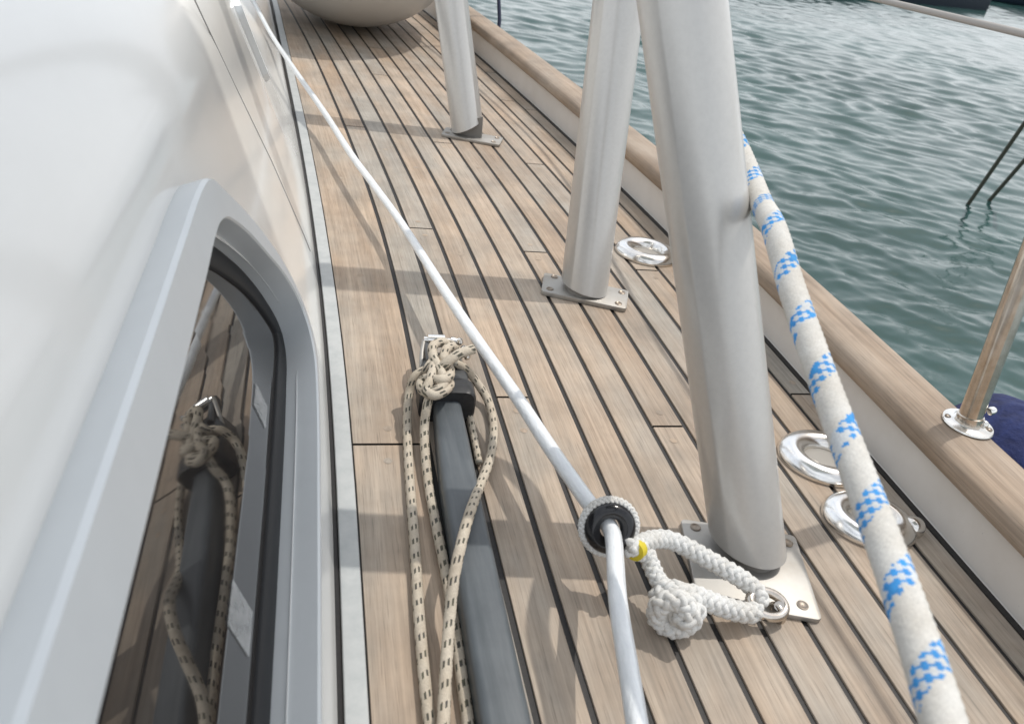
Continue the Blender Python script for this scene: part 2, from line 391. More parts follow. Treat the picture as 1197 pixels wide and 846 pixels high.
for k in range(nplank):
    cuts = sorted([YA, YB] + bt.get(k, []) + [y for y in (4.1 + .37*((k*5) % 7), 5.3+.1*k) if y < YB-.2])
    for y0, y1 in zip(cuts, cuts[1:]):
        tone = rnd.random(); g = rnd.choice([0, 0, .08, .12, .22, .38]) if (k, round(y0,2)) not in greyk else 1
        if k == 0: tone, g = (.75, .0) if y0 < .9 else (.95, 0)
        if k == 12: tone, g = .6, .25
        if k == 9 and y0 < 1: g = .35
        if k == 2: g = .45 if y0 > .5 else g
        off = rnd.random(); gap = .0040
        yy = yr(y0+.0022, y1-.0022); base = len(V)
        for y in yy:
            if k == 0: a, b = XL + .002 + S_cb(y), X1 + S_pl(y) - gap
            elif k == 12: a, b = X1 + 11*PW + S_pl(y) + gap, XR - .006 + S_pl(y)
            else: a, b = X1 + (k-1)*PW + S_pl(y) + gap, X1 + k*PW + S_pl(y) - gap
            if b < a + .001: b = a + .001
            e = .0006
            for x, z in ((a, -.003), (a, -e), (a+e, 0), (b-e, 0), (b, -e), (b, -.003)):
                V.append((x, y, z)); U.append(((x - S_pl(y)), y))
        for i in range(len(yy)-1):
            for q in range(5):
                F.append((base+i*6+q, base+i*6+q+1, base+i*6+6+q+1, base+i*6+6+q)); cols.append((tone, g, off, 1))
        # bungs near both butt ends
        for yb in (y0+.035, y1-.035, y0+.5, y0+1.0):
            if -.2 < yb < 3.6 and y0+.02 < yb < y1-.02:
                xm = (X1 + (k-.5)*PW + S_pl(yb)) if 0 < k < 12 else (.112 + (S_cb(yb)+S_pl(yb))/2 if k == 0 else X1+11.4*PW+S_pl(yb))
                bungs.append((xm + rnd.uniform(-.006,.006), yb, tone))
for (x, y, t) in bungs:
    for rr, tt, dz in ((.0062, 0.0, .00025), (.0056, min(1, t+.25), .0005)):
        base = len(V); n = 14
        for q in range(n): V.append((x+rr*math.cos(2*math.pi*q/n), y+rr*math.sin(2*math.pi*q/n), dz)); U.append((x+.3+.5*rr*math.sin(q), y*3))
        F.append(tuple(range(base, base+n))); cols.append((tt if rr > .006 else t, .35 if rr > .006 else .0, (x*37+rr*100) % 1, 1))
deck = tag(mk('deck', V, F, M_teak, None, False, U, cols), kind='structure')

# ------------------------------------------------------------------ sea and hull
M_sea = mat('sea_water', (.03,.085,.08), .11, ior=1.34)
v = coords(M_sea, 'Object')
w3 = noise(M_sea, .35, 3, .5, v)
setc(M_sea, ramp(M_sea, w3, [(.35,(.018,.052,.047)),(.65,(.030,.074,.068))]))
w4 = noise(M_sea, 26, 3, .6, v); bump(M_sea, w4, .25, .004)
SEA_Z = -1.1
def waves(X, Y, cell):
    g = np.random.default_rng(5); Z = np.zeros_like(X)
    wx = X + .10*np.sin(Y*2.1 + X*.7) + .05*np.sin(Y*5.3 - X*1.9 + 1); wy = Y + .10*np.sin(X*1.7 + 2 + Y*.4) + .05*np.sin(X*4.1 + Y*1.3)
    gust = .75 + .35*np.sin(X*.31 + Y*.17 + 1.0)*np.sin(X*.13 - Y*.29 + .4) + .25*np.sin(X*.9 + Y*.35)*np.sin(Y*.7 - X*.2 + 2)
    for k in range(64):
        lam = .050*(.70/.050)**(k/63)*g.uniform(.9, 1.1); th = R(62) + g.normal(0, .5)
        a = .0105*lam**.95*SEA_AMP; ph = g.uniform(0, 6.28); kx, ky = math.cos(th)*2*math.pi/lam, math.sin(th)*2*math.pi/lam
        s_ = np.sin(kx*wx + ky*wy + ph); s_ = s_ + .35*(s_*s_ - .5)                    # peaked crests
        Z += a*s_*np.clip((lam/cell - 2.2)/2.0, 0, 1)*np.clip(gust, .35, 1.3)
    return Z
SEA_AMP = 0.50
ra = 1.15*np.exp(np.arange(0, 980)*.0042); an = np.radians(np.linspace(-14, 108, 520))
RR, AA = np.meshgrid(ra, an, indexing='ij'); X = RR*np.sin(AA); Y = RR*np.cos(AA); Z = waves(X, Y, RR*.0042)
co = np.stack([X, Y, Z], -1).reshape(-1, 3); nr, na = RR.shape
ii = np.arange(nr*na).reshape(nr, na); q = np.stack([ii[:-1,:-1], ii[:-1,1:], ii[1:,1:], ii[1:,:-1]], -1).reshape(-1, 4)
big_ = 700.0; zc_ = -.05
co = np.vstack([co, [(-big_,-big_,zc_), (big_,-big_,zc_), (big_,big_,zc_), (-big_,big_,zc_)]]); nq = len(q); nv = len(co)
q = np.vstack([q, [(nv-4, nv-3, nv-2, nv-1)]])
me = bpy.data.meshes.new('sea'); me.vertices.add(nv); me.vertices.foreach_set('co', co.ravel()); me.loops.add(len(q)*4); me.loops.foreach_set('vertex_index', q.ravel().astype(np.int32))
me.polygons.add(len(q)); me.polygons.foreach_set('loop_start', np.arange(len(q), dtype=np.int32)*4); me.update(calc_edges=True); me.validate()
me.materials.append(M_sea); me.polygons.foreach_set('use_smooth', [True]*len(q))
sea = bpy.data.objects.new('sea', me); C.objects.link(sea); sea.location.z = SEA_Z; tag(sea, kind='structure')

# ------------------------------------------------------------------ bulwark and hull side (a thing with cap rail)
bul = empty('bulwark', (XR, .8, 0), 'low cream bulwark with a wide teak cap rail along the outer edge of the deck', 'bulwark')
def sweep(name, prof, sfun, mats, parent, y0=YA, y1=YB, uvw=True, sharp=35, st=.08, closed=False, smooth=True):
    yy = yr(y0, y1, st); n = len(prof); V = []; U = []; F = []; d = [0]
    for a, b in zip(prof, prof[1:]): d.append(d[-1] + math.hypot(a[0]-b[0], a[1]-b[1]))
    for y in yy:
        for (x, z), t in zip(prof, d): V.append((x + sfun(y), y, z)); U.append((t, y))
    m = n if closed else n-1
    for i in range(len(yy)-1):
        for q in range(m): q2 = (q+1) % n; F.append((i*n+q, i*n+n+q, i*n+n+q2, i*n+q2))
    if closed: F.append(tuple(range(n))); F.append(tuple((len(yy)-1)*n+q for q in range(n))[::-1])
    return mk(name, V, F, mats, parent, smooth, U, sharp=sharp)
sweep('bulwark_wall', [(XR-.004, -.004), (XR+.002, .003), (XR+.004, .083), (XR+.06, .083), (XR+.075, 0), (XR+.06, -.5), (XR-.05, -1.3)], S_pl, M_gel2, bul)
sweep('bulwark_seam', [(XR-.009, -.002), (XR-.009, .0025), (XR-.001, .0035)], S_pl, M_caulk, bul)
cx0, cx1, cz0, cz1 = XR-.014, XR+.088, .080, .117
r_ = .011
capprof = [(cx0+.006, cz0), (cx0+.001, cz0+.004), (cx0, cz0+.012), (cx0+.001, cz1-.013), (cx0+.005, cz1-.006), (cx0+.012, cz1-.002), (cx0+.022, cz1), (cx0+.045, cz1+.0015), (cx1-.022, cz1), (cx1-.011, cz1-.003), (cx1-.004, cz1-.010), (cx1, cz1-.02), (cx1-.001, cz0+.005), (cx1-.008, cz0)]
cap = sweep('cap_rail', capprof, S_pl, M_cap, bul, closed=True, sharp=60)

# ------------------------------------------------------------------ cabin (coachroof side, shoulder and roof)
AL = R(20); X0 = .036
cabp = [(X0, -.005)]
def cabpt(u, n=0.0): return (X0 - math.sin(AL)*u + math.cos(AL)*n, math.cos(AL)*u + math.sin(AL)*n)
for u in (.02, .10, .20, .30, .38, .44): cabp.append(cabpt(u))
cxs, czs = cabpt(.44); rr_ = .24; ox, oz = cxs - rr_*math.cos(AL), czs - rr_*math.sin(AL)
for k in range(1, 17):
    a = AL + (R(86)-AL)*k/16; cabp.append((ox + rr_*math.cos(a), oz + rr_*math.sin(a)))
lx, lz = cabp[-1]
for k in range(1, 7): cabp.append((lx - .22*k, lz + .22*k*math.tan(R(4)) - .004*k*k))
cabin = empty('cabin', (X0, .8, 0), 'glossy white yacht cabin side with a silver framed window, left of the deck', 'cabin')
def cabsh(y): return S_cb(y)
def twist(y):
    t = min(1, max(0, (y-1.6)/1.5)); return .60*t*t*(3-2*t)
sweep('trim_strip', [(XL-.023, -.002), (XL-.0225, .0035), (XL-.0215, .0045), (XL-.0015, .0045), (XL-.0005, .0035), (XL, -.002)], cabsh, M_strip, cabin)
sweep('base_seal', [(X0-.004, .006), (X0+.002, .0015), (XL-.0235, .0012), (XL-.0235, -.002)], cabsh, M_caulk, cabin)
def CB(y, u, n=0.0):
    x, z = cabpt(u, n); return Vector((x + cabsh(y) - twist(y)*max(z, 0), y, z))
# raked thin grey line forward of the window
ln = [(1.18,.509),(1.235,.391),(1.285,.30),(1.321,.236),(1.375,.078),(1.38,.03)]
gp = []
for (a, b) in zip(ln, ln[1:]):
    for k in range(4): gp.append(CB(a[0]+(b[0]-a[0])*k/4, a[1]+(b[1]-a[1])*k/4, -.0001))
M_thinline = mat('line_grey', (.30,.29,.28), .6)
tube('thin_raked_line', gp, .0011, M_thinline, cabin, 6)

def rounded(poly, rads, n=8):
    res = []; m = len(poly)
    for i in range(m):
        p = Vector(poly[i]); a = Vector(poly[i-1]); b = Vector(poly[(i+1) % m]); r = rads[i]
        da = (a-p).normalized(); db = (b-p).normalized(); ang = da.angle(db)/2
        t = min(r/math.tan(ang), (a-p).length*.49, (b-p).length*.49)
        p0, p1 = p+da*t, p+db*t
        for k in range(n+1):
            s = k/n; res.append((p0*(1-s)**2 + p*2*s*(1-s) + p1*s*s))
    return res
def resamp_sym(poly, n): return poly
def cabin_wall(hole):
    from mathutils.geometry import delaunay_2d_cdt
    yy = yr(YA, YB, .05); n = len(cabp); V = []; F = []
    for y in yy:
        for x, z in cabp: V.append((x + cabsh(y) - twist(y)*max(z, 0), y, z))
    y0, y1 = -.8, 1.0; q0, q1 = 2, 6                 # profile rows u=.10 ... .44
    for i in range(len(yy)-1):
        inside = yy[i] > y0-.01 and yy[i+1] < y1+.01
        for q in range(n-1):
            if inside and q0 <= q < q1: continue
            F.append((i*n+q, i*n+n+q, i*n+n+q+1, i*n+q+1))
    us = [.10, .20, .30, .38, .44]; ys2 = [y for y in yy if y0-.01 < y < y1+.01]
    pts = [Vector((y, .10)) for y in ys2] + [Vector((ys2[-1], u)) for u in us[1:]] + [Vector((y, .44)) for y in ys2[::-1][1:]] + [Vector((ys2[0], u)) for u in us[::-1][1:-1]]
    nb = len(pts); ed = [(k, (k+1) % nb) for k in range(nb)]
    hl = len(hole); pts += hole; ed += [(nb+k, nb+(k+1) % hl) for k in range(hl)]
    ov, oe, of, _, _, _ = delaunay_2d_cdt(pts, ed, [], 0, 1e-6)
    def inside_hole(p):
        c = False
        for k in range(hl):
            a, b = hole[k], hole[k-1]
            if (a.y > p.y) != (b.y > p.y) and p.x < (b.x-a.x)*(p.y-a.y)/(b.y-a.y)+a.x: c = not c
        return c
    base = len(V)
    for p in ov: V.append(tuple(CB(p.x, p.y, 0)))
    for f in of:
        c = sum((ov[i] for i in f), Vector((0,0)))/len(f)
        if not inside_hole(c) and y0 < c.x < y1 and .10 < c.y < .44: F.append(tuple(base+i for i in f))
    me = bpy.data.meshes.new('cabin_wall'); me.from_pydata(V, [], F); bm = bmesh.new(); bm.from_mesh(me)
    bmesh.ops.remove_doubles(bm, verts=bm.verts, dist=.0004); bmesh.ops.recalc_face_normals(bm, faces=bm.faces); bm.to_mesh(me); bm.free()
    o = link('cabin_wall', me, M_gel, cabin); me.set_sharp_from_angle(angle=R(50)); return o
def catclosed(poly, k=6):
    p = [Vector(a) for a in poly]; m = len(p); res = []
    for i in range(m):
        p0, p1, p2, p3 = p[i-1], p[i], p[(i+1) % m], p[(i+2) % m]; d1 = (p2-p1).length
        t1 = (p2-p0); t2 = (p3-p1); t1 = t1/max(t1.length, 1e-6)*d1; t2 = t2/max(t2.length, 1e-6)*d1
        for j in range(k):
            t = j/k; h1 = 2*t**3-3*t*t+1; h2 = t**3-2*t*t+t; h3 = -2*t**3+3*t*t; h4 = t**3-t*t
            res.append(p1*h1 + t1*h2 + p2*h3 + t2*h4)
    return res
def window(parent, outer, inner, glass, rads, foot=None, label=None, tabs=(), nz=.025, gz=.004, gw=.010):
    t = bpy.data.objects.new('window', None); C.objects.link(t); t.parent = parent
    bpy.context.view_layer.update(); t.matrix_parent_inverse = parent.matrix_world.inverted()
    loops = []
    def lp(poly, n, grow=0, rads_=rads):
        q = rounded([Vector((a, b)) for a, b in poly], rads_) if rads_ else catclosed(poly)
        if grow:
            cen = sum(q, Vector((0,0)))/len(q); qq = []
            for i, p in enumerate(q):
                tdir = (q[(i+1) % len(q)] - q[i-1]).normalized(); nd = Vector((tdir.y, -tdir.x)); 
                if nd.dot(p-cen) < 0: nd = -nd
                qq.append(p + nd*grow)
            q = qq
        return [CB(p.x, p.y, n) for p in q]
    def sub(loop): return loop
    A = [lp(foot or outer, -.0035, .0055), lp(foot or outer, .001, .0055), lp(outer, nz-.004, .001), lp(outer, nz, -.001), lp(inner, nz, .0015), lp(inner, nz-.002, 0), lp(glass, gz-.003, .001)]
    V = []; F = []; m = len(A[0])
    for l in A: V += l
    for i in range(len(A)-1):
        for k in range(m): k2 = (k+1) % m; F.append((i*m+k, i*m+k2, (i+1)*m+k2, (i+1)*m+k))
    fr = mk('window_frame', V, F, M_frame, t, True, sharp=24)
    B = [lp(glass, gz-.001, .0012), lp(glass, gz+.0030, .0020), lp(glass, gz+.0045, -.003), lp(glass, gz+.0045, -gw), lp(glass, gz+.0025, -gw-.002), lp(glass, gz-.001, -gw-.0021)]
    V = []; F = []
    for l in B: V += l
    for i in range(len(B)-1):
        for k in range(m): k2 = (k+1) % m; F.append((i*m+k, i*m+k2, (i+1)*m+k2, (i+1)*m+k))
    mk('gasket', V, F, M_rubber, t, True, sharp=50)
    g = lp(glass, gz+.0005, -gw*.7); mk('glass_pane', g, [tuple(range(m))], M_glass, t, False)
    for (ty, tu, ly, lu, sk) in tabs:
        e1 = gz+.0016; e2 = gz+.0010
        q = [CB(ty, tu, e1), CB(ty+ly, tu+sk, e1), CB(ty+ly, tu+lu+sk, e1), CB(ty, tu+lu, e1)]
        q2 = [CB(ty, tu, e2), CB(ty+ly, tu+sk, e2), CB(ty+ly, tu+lu+sk, e2), CB(ty, tu+lu, e2)]
        mk('tape_tab', q+q2, [(0,1,2,3),(7,6,5,4),(0,4,5,1),(1,5,6,2),(2,6,7,3),(3,7,4,0)], M_tab, t, False)
    return t
foot = [(-.76,.4315),(0,.4315),(.60,.4285),(.695,.4275),(.745,.418),(.778,.390),(.822,.352),(.876,.296),(.924,.230),(.938,.168),(.908,.113),(.84,.100),(.6,.098),(0,.098),(-.76,.098)]
outer = [(-.75,.439),(0,.439),(.60,.435),(.695,.433),(.742,.424),(.775,.398),(.822,.357),(.876,.300),(.920,.235),(.933,.175),(.905,.135),(.84,.126),(.6,.126),(0,.126),(-.75,.126)]
inner = [(-.71,.397),(0,.397),(.60,.397),(.690,.397),(.733,.388),(.762,.371),(.800,.340),(.846,.293),(.890,.243),(.916,.186),(.896,.148),(.835,.133),(.6,.132),(0,.132),(-.71,.132)]
glass = [(-.704,.388),(0,.388),(.6,.388),(.700,.388),(.742,.377),(.775,.353),(.814,.321),(.868,.268),(.909,.208),(.921,.162),(.892,.139),(.83,.135),(.6,.135),(0,.135),(-.704,.135)]
window(cabin, outer, inner, glass, None, foot, tabs=[(.415,.176,.042,.040,0),(.690,.180,.038,.032,0)], gz=-.016, gw=.024)
cabin_wall(catclosed(glass))
outer2 = [(1.66,.420),(3.2,.34),(3.3,.28),(3.2,.185),(1.93,.205),(1.80,.25)]
inner2 = [(1.70,.403),(3.17,.325),(3.27,.28),(3.17,.202),(1.945,.222),(1.825,.262)]
glass2 = [(1.72,.395),(3.15,.318),(3.25,.278),(3.15,.210),(1.955,.230),(1.84,.268)]
window(cabin, outer2, inner2, glass2, [.03,.03,.03,.03,.05,.03], nz=.012)

# ------------------------------------------------------------------ leaning posts
def slanted_tube(name, base, lean, rad, z1, cutn, matl, parent, zcut=0.0, seg=56, wall=.004, cyl=None):
    ax = Vector((lean[0], lean[1], 1)).normalized(); a = ax.orthogonal().normalized(); b = ax.cross(a); V = []; F = []
    base = Vector(base); n = Vector(cutn).normalized(); top = base + ax*(z1/ax.z)
    def ring(r, cut):
        for k in range(seg):
            d = (a*math.cos(2*math.pi*k/seg) + b*math.sin(2*math.pi*k/seg))*r
            if cut is None: V.append(top + d)
            else:
                p = base + d; t = (cut - p).dot(n)/ax.dot(n); V.append(p + ax*t)
    c0 = base + Vector((0,0,zcut)); c1 = c0 + ax*.0015
    ring(rad, None); ring(rad, c1); ring(rad-.0012, c0); ring(rad-wall, c0)
    ring(rad-wall, c0 + ax*.03)
    for i in range(4):
        for k in range(seg): k2 = (k+1) % seg; F.append((i*seg+k2, i*seg+k, (i+1)*seg+k, (i+1)*seg+k2))
    F.append(tuple(range(seg))); 
    return mk(name, V, F, matl, parent, True, sharp=40)
def plate(name, pts, th, matl, parent, rad=.008, z0=.0003):
    q = rounded([Vector((p[0], p[1])) for p in pts], [rad]*len(pts), 5); bm = bmesh.new()
    vs_ = [bm.verts.new((p.x, p.y, z0)) for p in q]; f = bm.faces.new(vs_)
    r = bmesh.ops.extrude_face_region(bm, geom=[f]); bmesh.ops.translate(bm, verts=[e for e in r['geom'] if isinstance(e, bmesh.types.BMVert)], vec=(0,0,th))
    return bmo(name, bm, matl, parent, True, 30, .0011, 2)
def bolt(parent, x, y, z, matl=M_boltm, r=.007, nm='bolt'):
    Mx = Matrix.Translation((x, y, z))
    return lathe(nm, [(r*.98, -.0005), (r, .0006), (r*.8, .0012), (r*.62, .0004), (r*.3, -.0002), (0.0005, -.0003)], matl, parent, 20, Mx)
def post(label, base, lean, rad, z1, cutn, zcut, plate_pts, th, bolts, stub, group='leaning silver posts'):
    t = empty('post', (base[0], base[1], 0), label, 'post', group)
    slanted_tube('post_tube', (base[0], base[1], 0), lean, rad, z1, cutn, M_post, t, zcut)
    pl = plate('base_plate', plate_pts, th, M_plate, t)
    for x, y in bolts:
        b = bolt(pl, x, y, th+.0006)
    stub(t)
    return t
def rect(c, l, wd, ang):
    c = Vector(c); a = Vector((math.cos(ang), math.sin(ang))); b = Vector((-a.y, a.x))
    return [tuple(c - a*l/2 - b*wd/2), tuple(c + a*l/2 - b*wd/2), tuple(c + a*l/2 + b*wd/2), tuple(c - a*l/2 + b*wd/2)]
def corner_bolts(pts, inset=.014):
    c = Vector((sum(p[0] for p in pts)/4, sum(p[1] for p in pts)/4)); r = []
    for p in pts:
        d = c - Vector(p); 
        r.append((p[0] + math.copysign(inset, d.x)*1.0, p[1] + math.copysign(inset, d.y)*.9))
    return r
# near post
pc = [(.440,.575),(.580,.533),(.617,.668),(.470,.705)]
def stubC(t): slanted_tube('inner_sleeve', (.541,.634,0), (-.26,.30), .027, .06, (0,0,1), M_inner, t, .006)
post('nearest and thickest silver post, rising from the steel plate with the white rope shackle', (.540,.640), (-.303,.33), .0448, 2.1, (.06,-.05,1), .022, pc, .007, [(.566,.556),(.599,.655),(.484,.688)], stubC)
pb = [(.427,1.321),(.580,1.262),(.610,1.338),(.452,1.402)]
def stubB(t): slanted_tube('inner_sleeve', (.514,1.334,0), (0,.2), .036, .05, (0,0,1), M_inner, t, .006)
post('middle silver post with its foot on a four-bolt steel plate beside the farthest deck ring', (.517,1.335), (.0,.27), .0455, 2.1, (.16,-.0,1), .014, pb, .009, [(.446,1.330),(.570,1.282),(.592,1.328),(.468,1.383)], stubB)
pa = [(.352,2.255),(.511,2.200),(.535,2.272),(.375,2.325)]
def stubA(t):
    # flat web plate seen under the raised tube end
    bm = bmesh.new(); d = Vector((.94,-.33,0)).normalized(); n = Vector((.33,.94,0)).normalized(); o = Vector((.436,2.262,.006))
    pts = [o - d*.045, o + d*.034, o + d*.030 + Vector((0,0,.062)), o - d*.03 + Vector((-.01,0,.03))]
    vv = [bm.verts.new(p - n*.004) for p in pts]; f = bm.faces.new(vv); r = bmesh.ops.extrude_face_region(bm, geom=[f]); bmesh.ops.translate(bm, verts=[e for e in r['geom'] if isinstance(e, bmesh.types.BMVert)], vec=n*.008)
    bmo('web_plate', bm, M_inner, t, False)
post('farthest silver post, its slanted end raised over a dark web on the plate', (.435,2.275), (-.22,.30), .0455, 2.1, (-.55,.05,1), .034, pa, .008, [(.372,2.268),(.497,2.222),(.515,2.262),(.390,2.302)], stubA)

# ------------------------------------------------------------------ chrome deck rings
def deck_ring(label, x, y, rad, rz, sy, lug=False, group='chrome rings set in the deck'):
    t = empty('deck_ring', (x, y, 0), label, 'deck ring', group)
    Mx = Matrix.Translation((x, y, 0)) @ Matrix.Rotation(rz, 4, 'Z')
    prof = [(rad*.99, .0004), (rad, .003), (rad*.985, .0075), (rad*.93, .0125), (rad*.84, .0172), (rad*.72, .0195), (rad*.60, .0185), (rad*.49, .0135), (rad*.43, .008), (rad*.42, .004), (rad*.41, .0015)]
    lathe('rim', prof, M_chrome, t, 72, Mx, 50, 1, sy)
    lathe('recess', [(rad*.43, .0018), (rad*.42, .0022), (rad*.40, .0030), (rad*.2, .0042), (.001, .0045)], M_cone, t, 40, Mx, 50, 1, sy)
    if lug:
        p = Mx @ Vector((rad*.93, 0, .002)); lathe('lug', [(.014,-.003),(.0155,.004),(.0145,.012),(.011,.017),(.005,.0195),(.001,.020)], M_chrome, t, 28, Matrix.Translation(p))
    return t
g1 = P(753,297); g2 = P(962,538); g3 = P(1014,611)
deck_ring('farthest chrome deck ring, between the middle and nearest post', g1.x+.004, g1.y, .070, R(-20), .92)
deck_ring('middle chrome deck ring, right behind the nearest post and under the blue-flecked rope', g2.x, g2.y, .070, R(-10), .90)
deck_ring('nearest chrome deck ring, with a small lug, crossed by the blue-flecked rope', g3.x, g3.y, .064, R(-18), .86, True)

# ------------------------------------------------------------------ stanchion on the cap rail, lifeline, far rod
zc = cz1 + .0015
sp = P(1131, 495, zc+.002)
st = empty('stanchion', (sp.x, sp.y, zc), 'steel stanchion coloured with the brown of the reflected deck, on a round foot, standing on the teak cap rail at the right', 'stanchion')
lathe('foot_plate', [(.0335,.0005),(.0345,.002),(.0335,.004),(.022,.0055),(.021,.0065),(.001,.0068)], M_chrome, st, 48, Matrix.Translation((sp.x, sp.y, zc)))
tp = PX(1205, 300, sp.x-.012); dirn = (tp - Vector((sp.x, sp.y, zc))).normalized(); L1 = .52
pth = [Vector((sp.x, sp.y, zc+.004)) + dirn*t for t in (0, .012, .013, .2, .4, L1)]
tube('tube', pth, lambda i, s, a: .0175 if i < 2 else .0155, M_chrome2, st, 40)
for s_, dz, q in ((.022, .030, 1), (.024, .006, 0)):
    c = P(1158, 478 if q else 492, zc+dz); c = Vector((sp.x, sp.y, zc+dz)) + Vector((.019, -.008, 0))
    lathe('set_screw', [(.0055,-.004),(.006,0),(.005,.004),(.003,.006),(.001,.0065)], M_chrome, st, 20, Matrix.Translation(c) @ Matrix.Rotation(R(70 if q else 0), 4, 'Y'))
for a in (2.6, 5.6, .8): bolt(st, sp.x + .0275*math.cos(a), sp.y + .0275*math.sin(a), zc+.005, M_boltm, .0042, 'foot_screw')
ty = pth[-1]
a0 = PX(1197, 40, ty.x+.0); a1 = PX(1020, -2, ty.x+.0); dd = (a1-a0).normalized()
life = [a0 - dd*.9, a0 - dd*.4, a0, a1, a1+dd*1.2, a1+dd*3 + Vector((-.35,0,0))]
tag(tube('lifeline', smooth_path(life, .05), .0048, M_life, None, 14), 'grey lifeline stretched above the water across the top right corner', 'lifeline')
b0 = PX(584, 24, .745); rd = [b0 + Vector((0,0,-.25)), b0, PX(583, 0, .745), PX(583,0,.745)+Vector((0,0,.6))]
tag(tube('rod', rd, .008, M_navym, None, 16), 'thin dark navy rod standing upright just outside the far cap rail', 'rod')

# ------------------------------------------------------------------ navy fender hanging outboard
def blob(name, c, r, matl, parent=None, seg=48, ring=28, warp=0, rot=None, seed=1):
    V = []; F = []; rr = random.Random(seed); ph = [rr.uniform(0,6.28) for _ in range(6)]
    for i in range(ring+1):
        th = math.pi*i/ring
        for k in range(seg):
            a = 2*math.pi*k/seg; d = Vector((math.sin(th)*math.cos(a), math.sin(th)*math.sin(a), math.cos(th)))
            f = 1 + warp*(math.sin(3*a+ph[0]+4*th)*.5 + math.sin(7*a+ph[1]-5*th)*.3 + math.sin(9*th+ph[2]+2*a)*.4)
            p = Vector((d.x*r[0], d.y*r[1], d.z*r[2]))*f
            if rot: p = rot @ p
            V.append(Vector(c) + p)
    for i in range(ring):
        for k in range(seg): k2 = (k+1) % seg; F.append((i*seg+k, (i+1)*seg+k, (i+1)*seg+k2, i*seg+k2))
    me = bpy.data.meshes.new(name); me.from_pydata([tuple(v) for v in V], [], F); bm = bmesh.new(); bm.from_mesh(me); bmesh.ops.remove_doubles(bm, verts=bm.verts, dist=1e-6); bm.to_mesh(me); bm.free()
    return link(name, me, matl, parent)
tag(blob('fender', (1.140, .850, -.065), (.130,.15,.135), M_navy, None, warp=.03), 'navy cloth-covered fender bulging beside the cap rail at the right edge', 'fender')

# ------------------------------------------------------------------ round cream body far up the deck
cb = P(424, 54, 0)
big = blob('buoy', (cb.x-.03, cb.y+.42, .385), (.43,.62,.38), M_cream, None, 64, 40)
tag(big, 'large smooth cream rounded buoy resting on the teak at the far end of the deck', 'buoy')

# ------------------------------------------------------------------ slate pole lying on the deck, with end fitting
pole = empty('spar', tuple(P(536,566,0)), 'slate grey spar lying along the teak with a black end fitting', 'spar')
def rrect(wd, h, r, n=5):
    q = []
    for cx, cy, a0 in ((wd/2-r, h/2-r, 0), (-wd/2+r, h/2-r, 90), (-wd/2+r, -h/2+r, 180), (wd/2-r, -h/2+r, 270)):
        for k in range(n+1): a = R(a0 + 90*k/n); q.append((cx + r*math.cos(a), cy + r*math.sin(a)))
    return q
def loft(name, secs, matl, parent, sharp=35):
    """secs: (centre, dir, width, height, radius)"""
    V = []; F = []; m = None
    for c, d, wd, h, r in secs:
        d = Vector(d).normalized(); x = d.cross(Vector((0,0,1))).normalized(); z = x.cross(d)
        q = rrect(wd, h, min(r, wd*.49, h*.49)); m = len(q)
        for a, b in q: V.append(Vector(c) + x*a + z*b)
    for i in range(len(secs)-1):
        for k in range(m): k2 = (k+1) % m; F.append((i*m+k, i*m+k2, (i+1)*m+k2, (i+1)*m+k))
    F.append(tuple(range(m))[::-1]); F.append(tuple((len(secs)-1)*m+k for k in range(m)))
    return mk(name, V, F, matl, parent, True, sharp=sharp)
pe = P(522, 470, .026); pm = P(537, 566, .028); pn = P(592, 846, .030)
dp = (pe - pn).normalized(); dp.z = 0; dp.normalize(); pn2 = pn - dp*1.1; px_ = dp.cross(Vector((0,0,1))).normalized()
z_ = lambda p, z: Vector((p.x, p.y, z))
loft('spar_tube', [(z_(pn2,.019), dp, .047,.036,.009), (z_(pn,.019), dp, .047,.036,.009), (z_(pm,.019), dp, .046,.036,.009), (z_(pm+(pe-pm)*.5,.019), dp, .043,.036,.009), (z_(pe,.019), dp, .038,.034,.009), (z_(pe+dp*.03,.019), dp, .038,.034,.009)], M_pole, pole, 30)
e0 = z_(pe, .026)
loft('end_collar', [(e0-dp*.012, dp, .074,.050,.014), (e0-dp*.009, dp, .080,.051,.014), (e0+dp*.020, dp, .082,.051,.014), (e0+dp*.026, dp, .076,.048,.014)], M_cap_dark, pole)
loft('end_jaw', [(e0+dp*.024, dp, .070,.046,.012), (e0+dp*.060, dp, .072,.048,.012), (e0+dp*.085, dp, .062,.046,.012), (e0+dp*.100, dp, .040,.040,.014), (e0+dp*.106, dp, .022,.022,.010)], M_jaw, pole)
for s_ in (-1, 1):
    o = e0 + dp*.085 + px_*.021*s_ + Vector((0,0,.022))
    loft('jaw_prong', [(o-dp*.02, dp, .010,.018,.004), (o+dp*.02, dp, .010,.020,.004), (o+dp*.045, dp, .008,.014,.004), (o+dp*.050, dp, .004,.008,.002)], M_jaw, pole)
pc_ = e0 + dp*.118 + Vector((0,0,.030))
tube('piston', [pc_ - px_*.026, pc_ - px_*.0255, pc_ - px_*.020, pc_ - px_*.0195, pc_ + px_*.006, pc_+px_*.0065, pc_ + px_*.016, pc_+px_*.0165, pc_+px_*.024], lambda i, s, a: (.004,.006,.006,.0098,.0098,.005,.005,.0075,.0065)[i], M_chrome, pole, 28, sharp=30)
for q, (ax_, up_) in enumerate(((.030,.004), (.036,-.004), (.042,-.012))):
    lathe('pin_ball', [(.0008,-.006),(.004,-.0045),(.0058,0),(.004,.0045),(.0008,.006)], M_chrome, pole, 18, Matrix.Translation(pc_ + px_*ax_*.95 - dp*(.006+.008*q) + Vector((0,0,up_))))
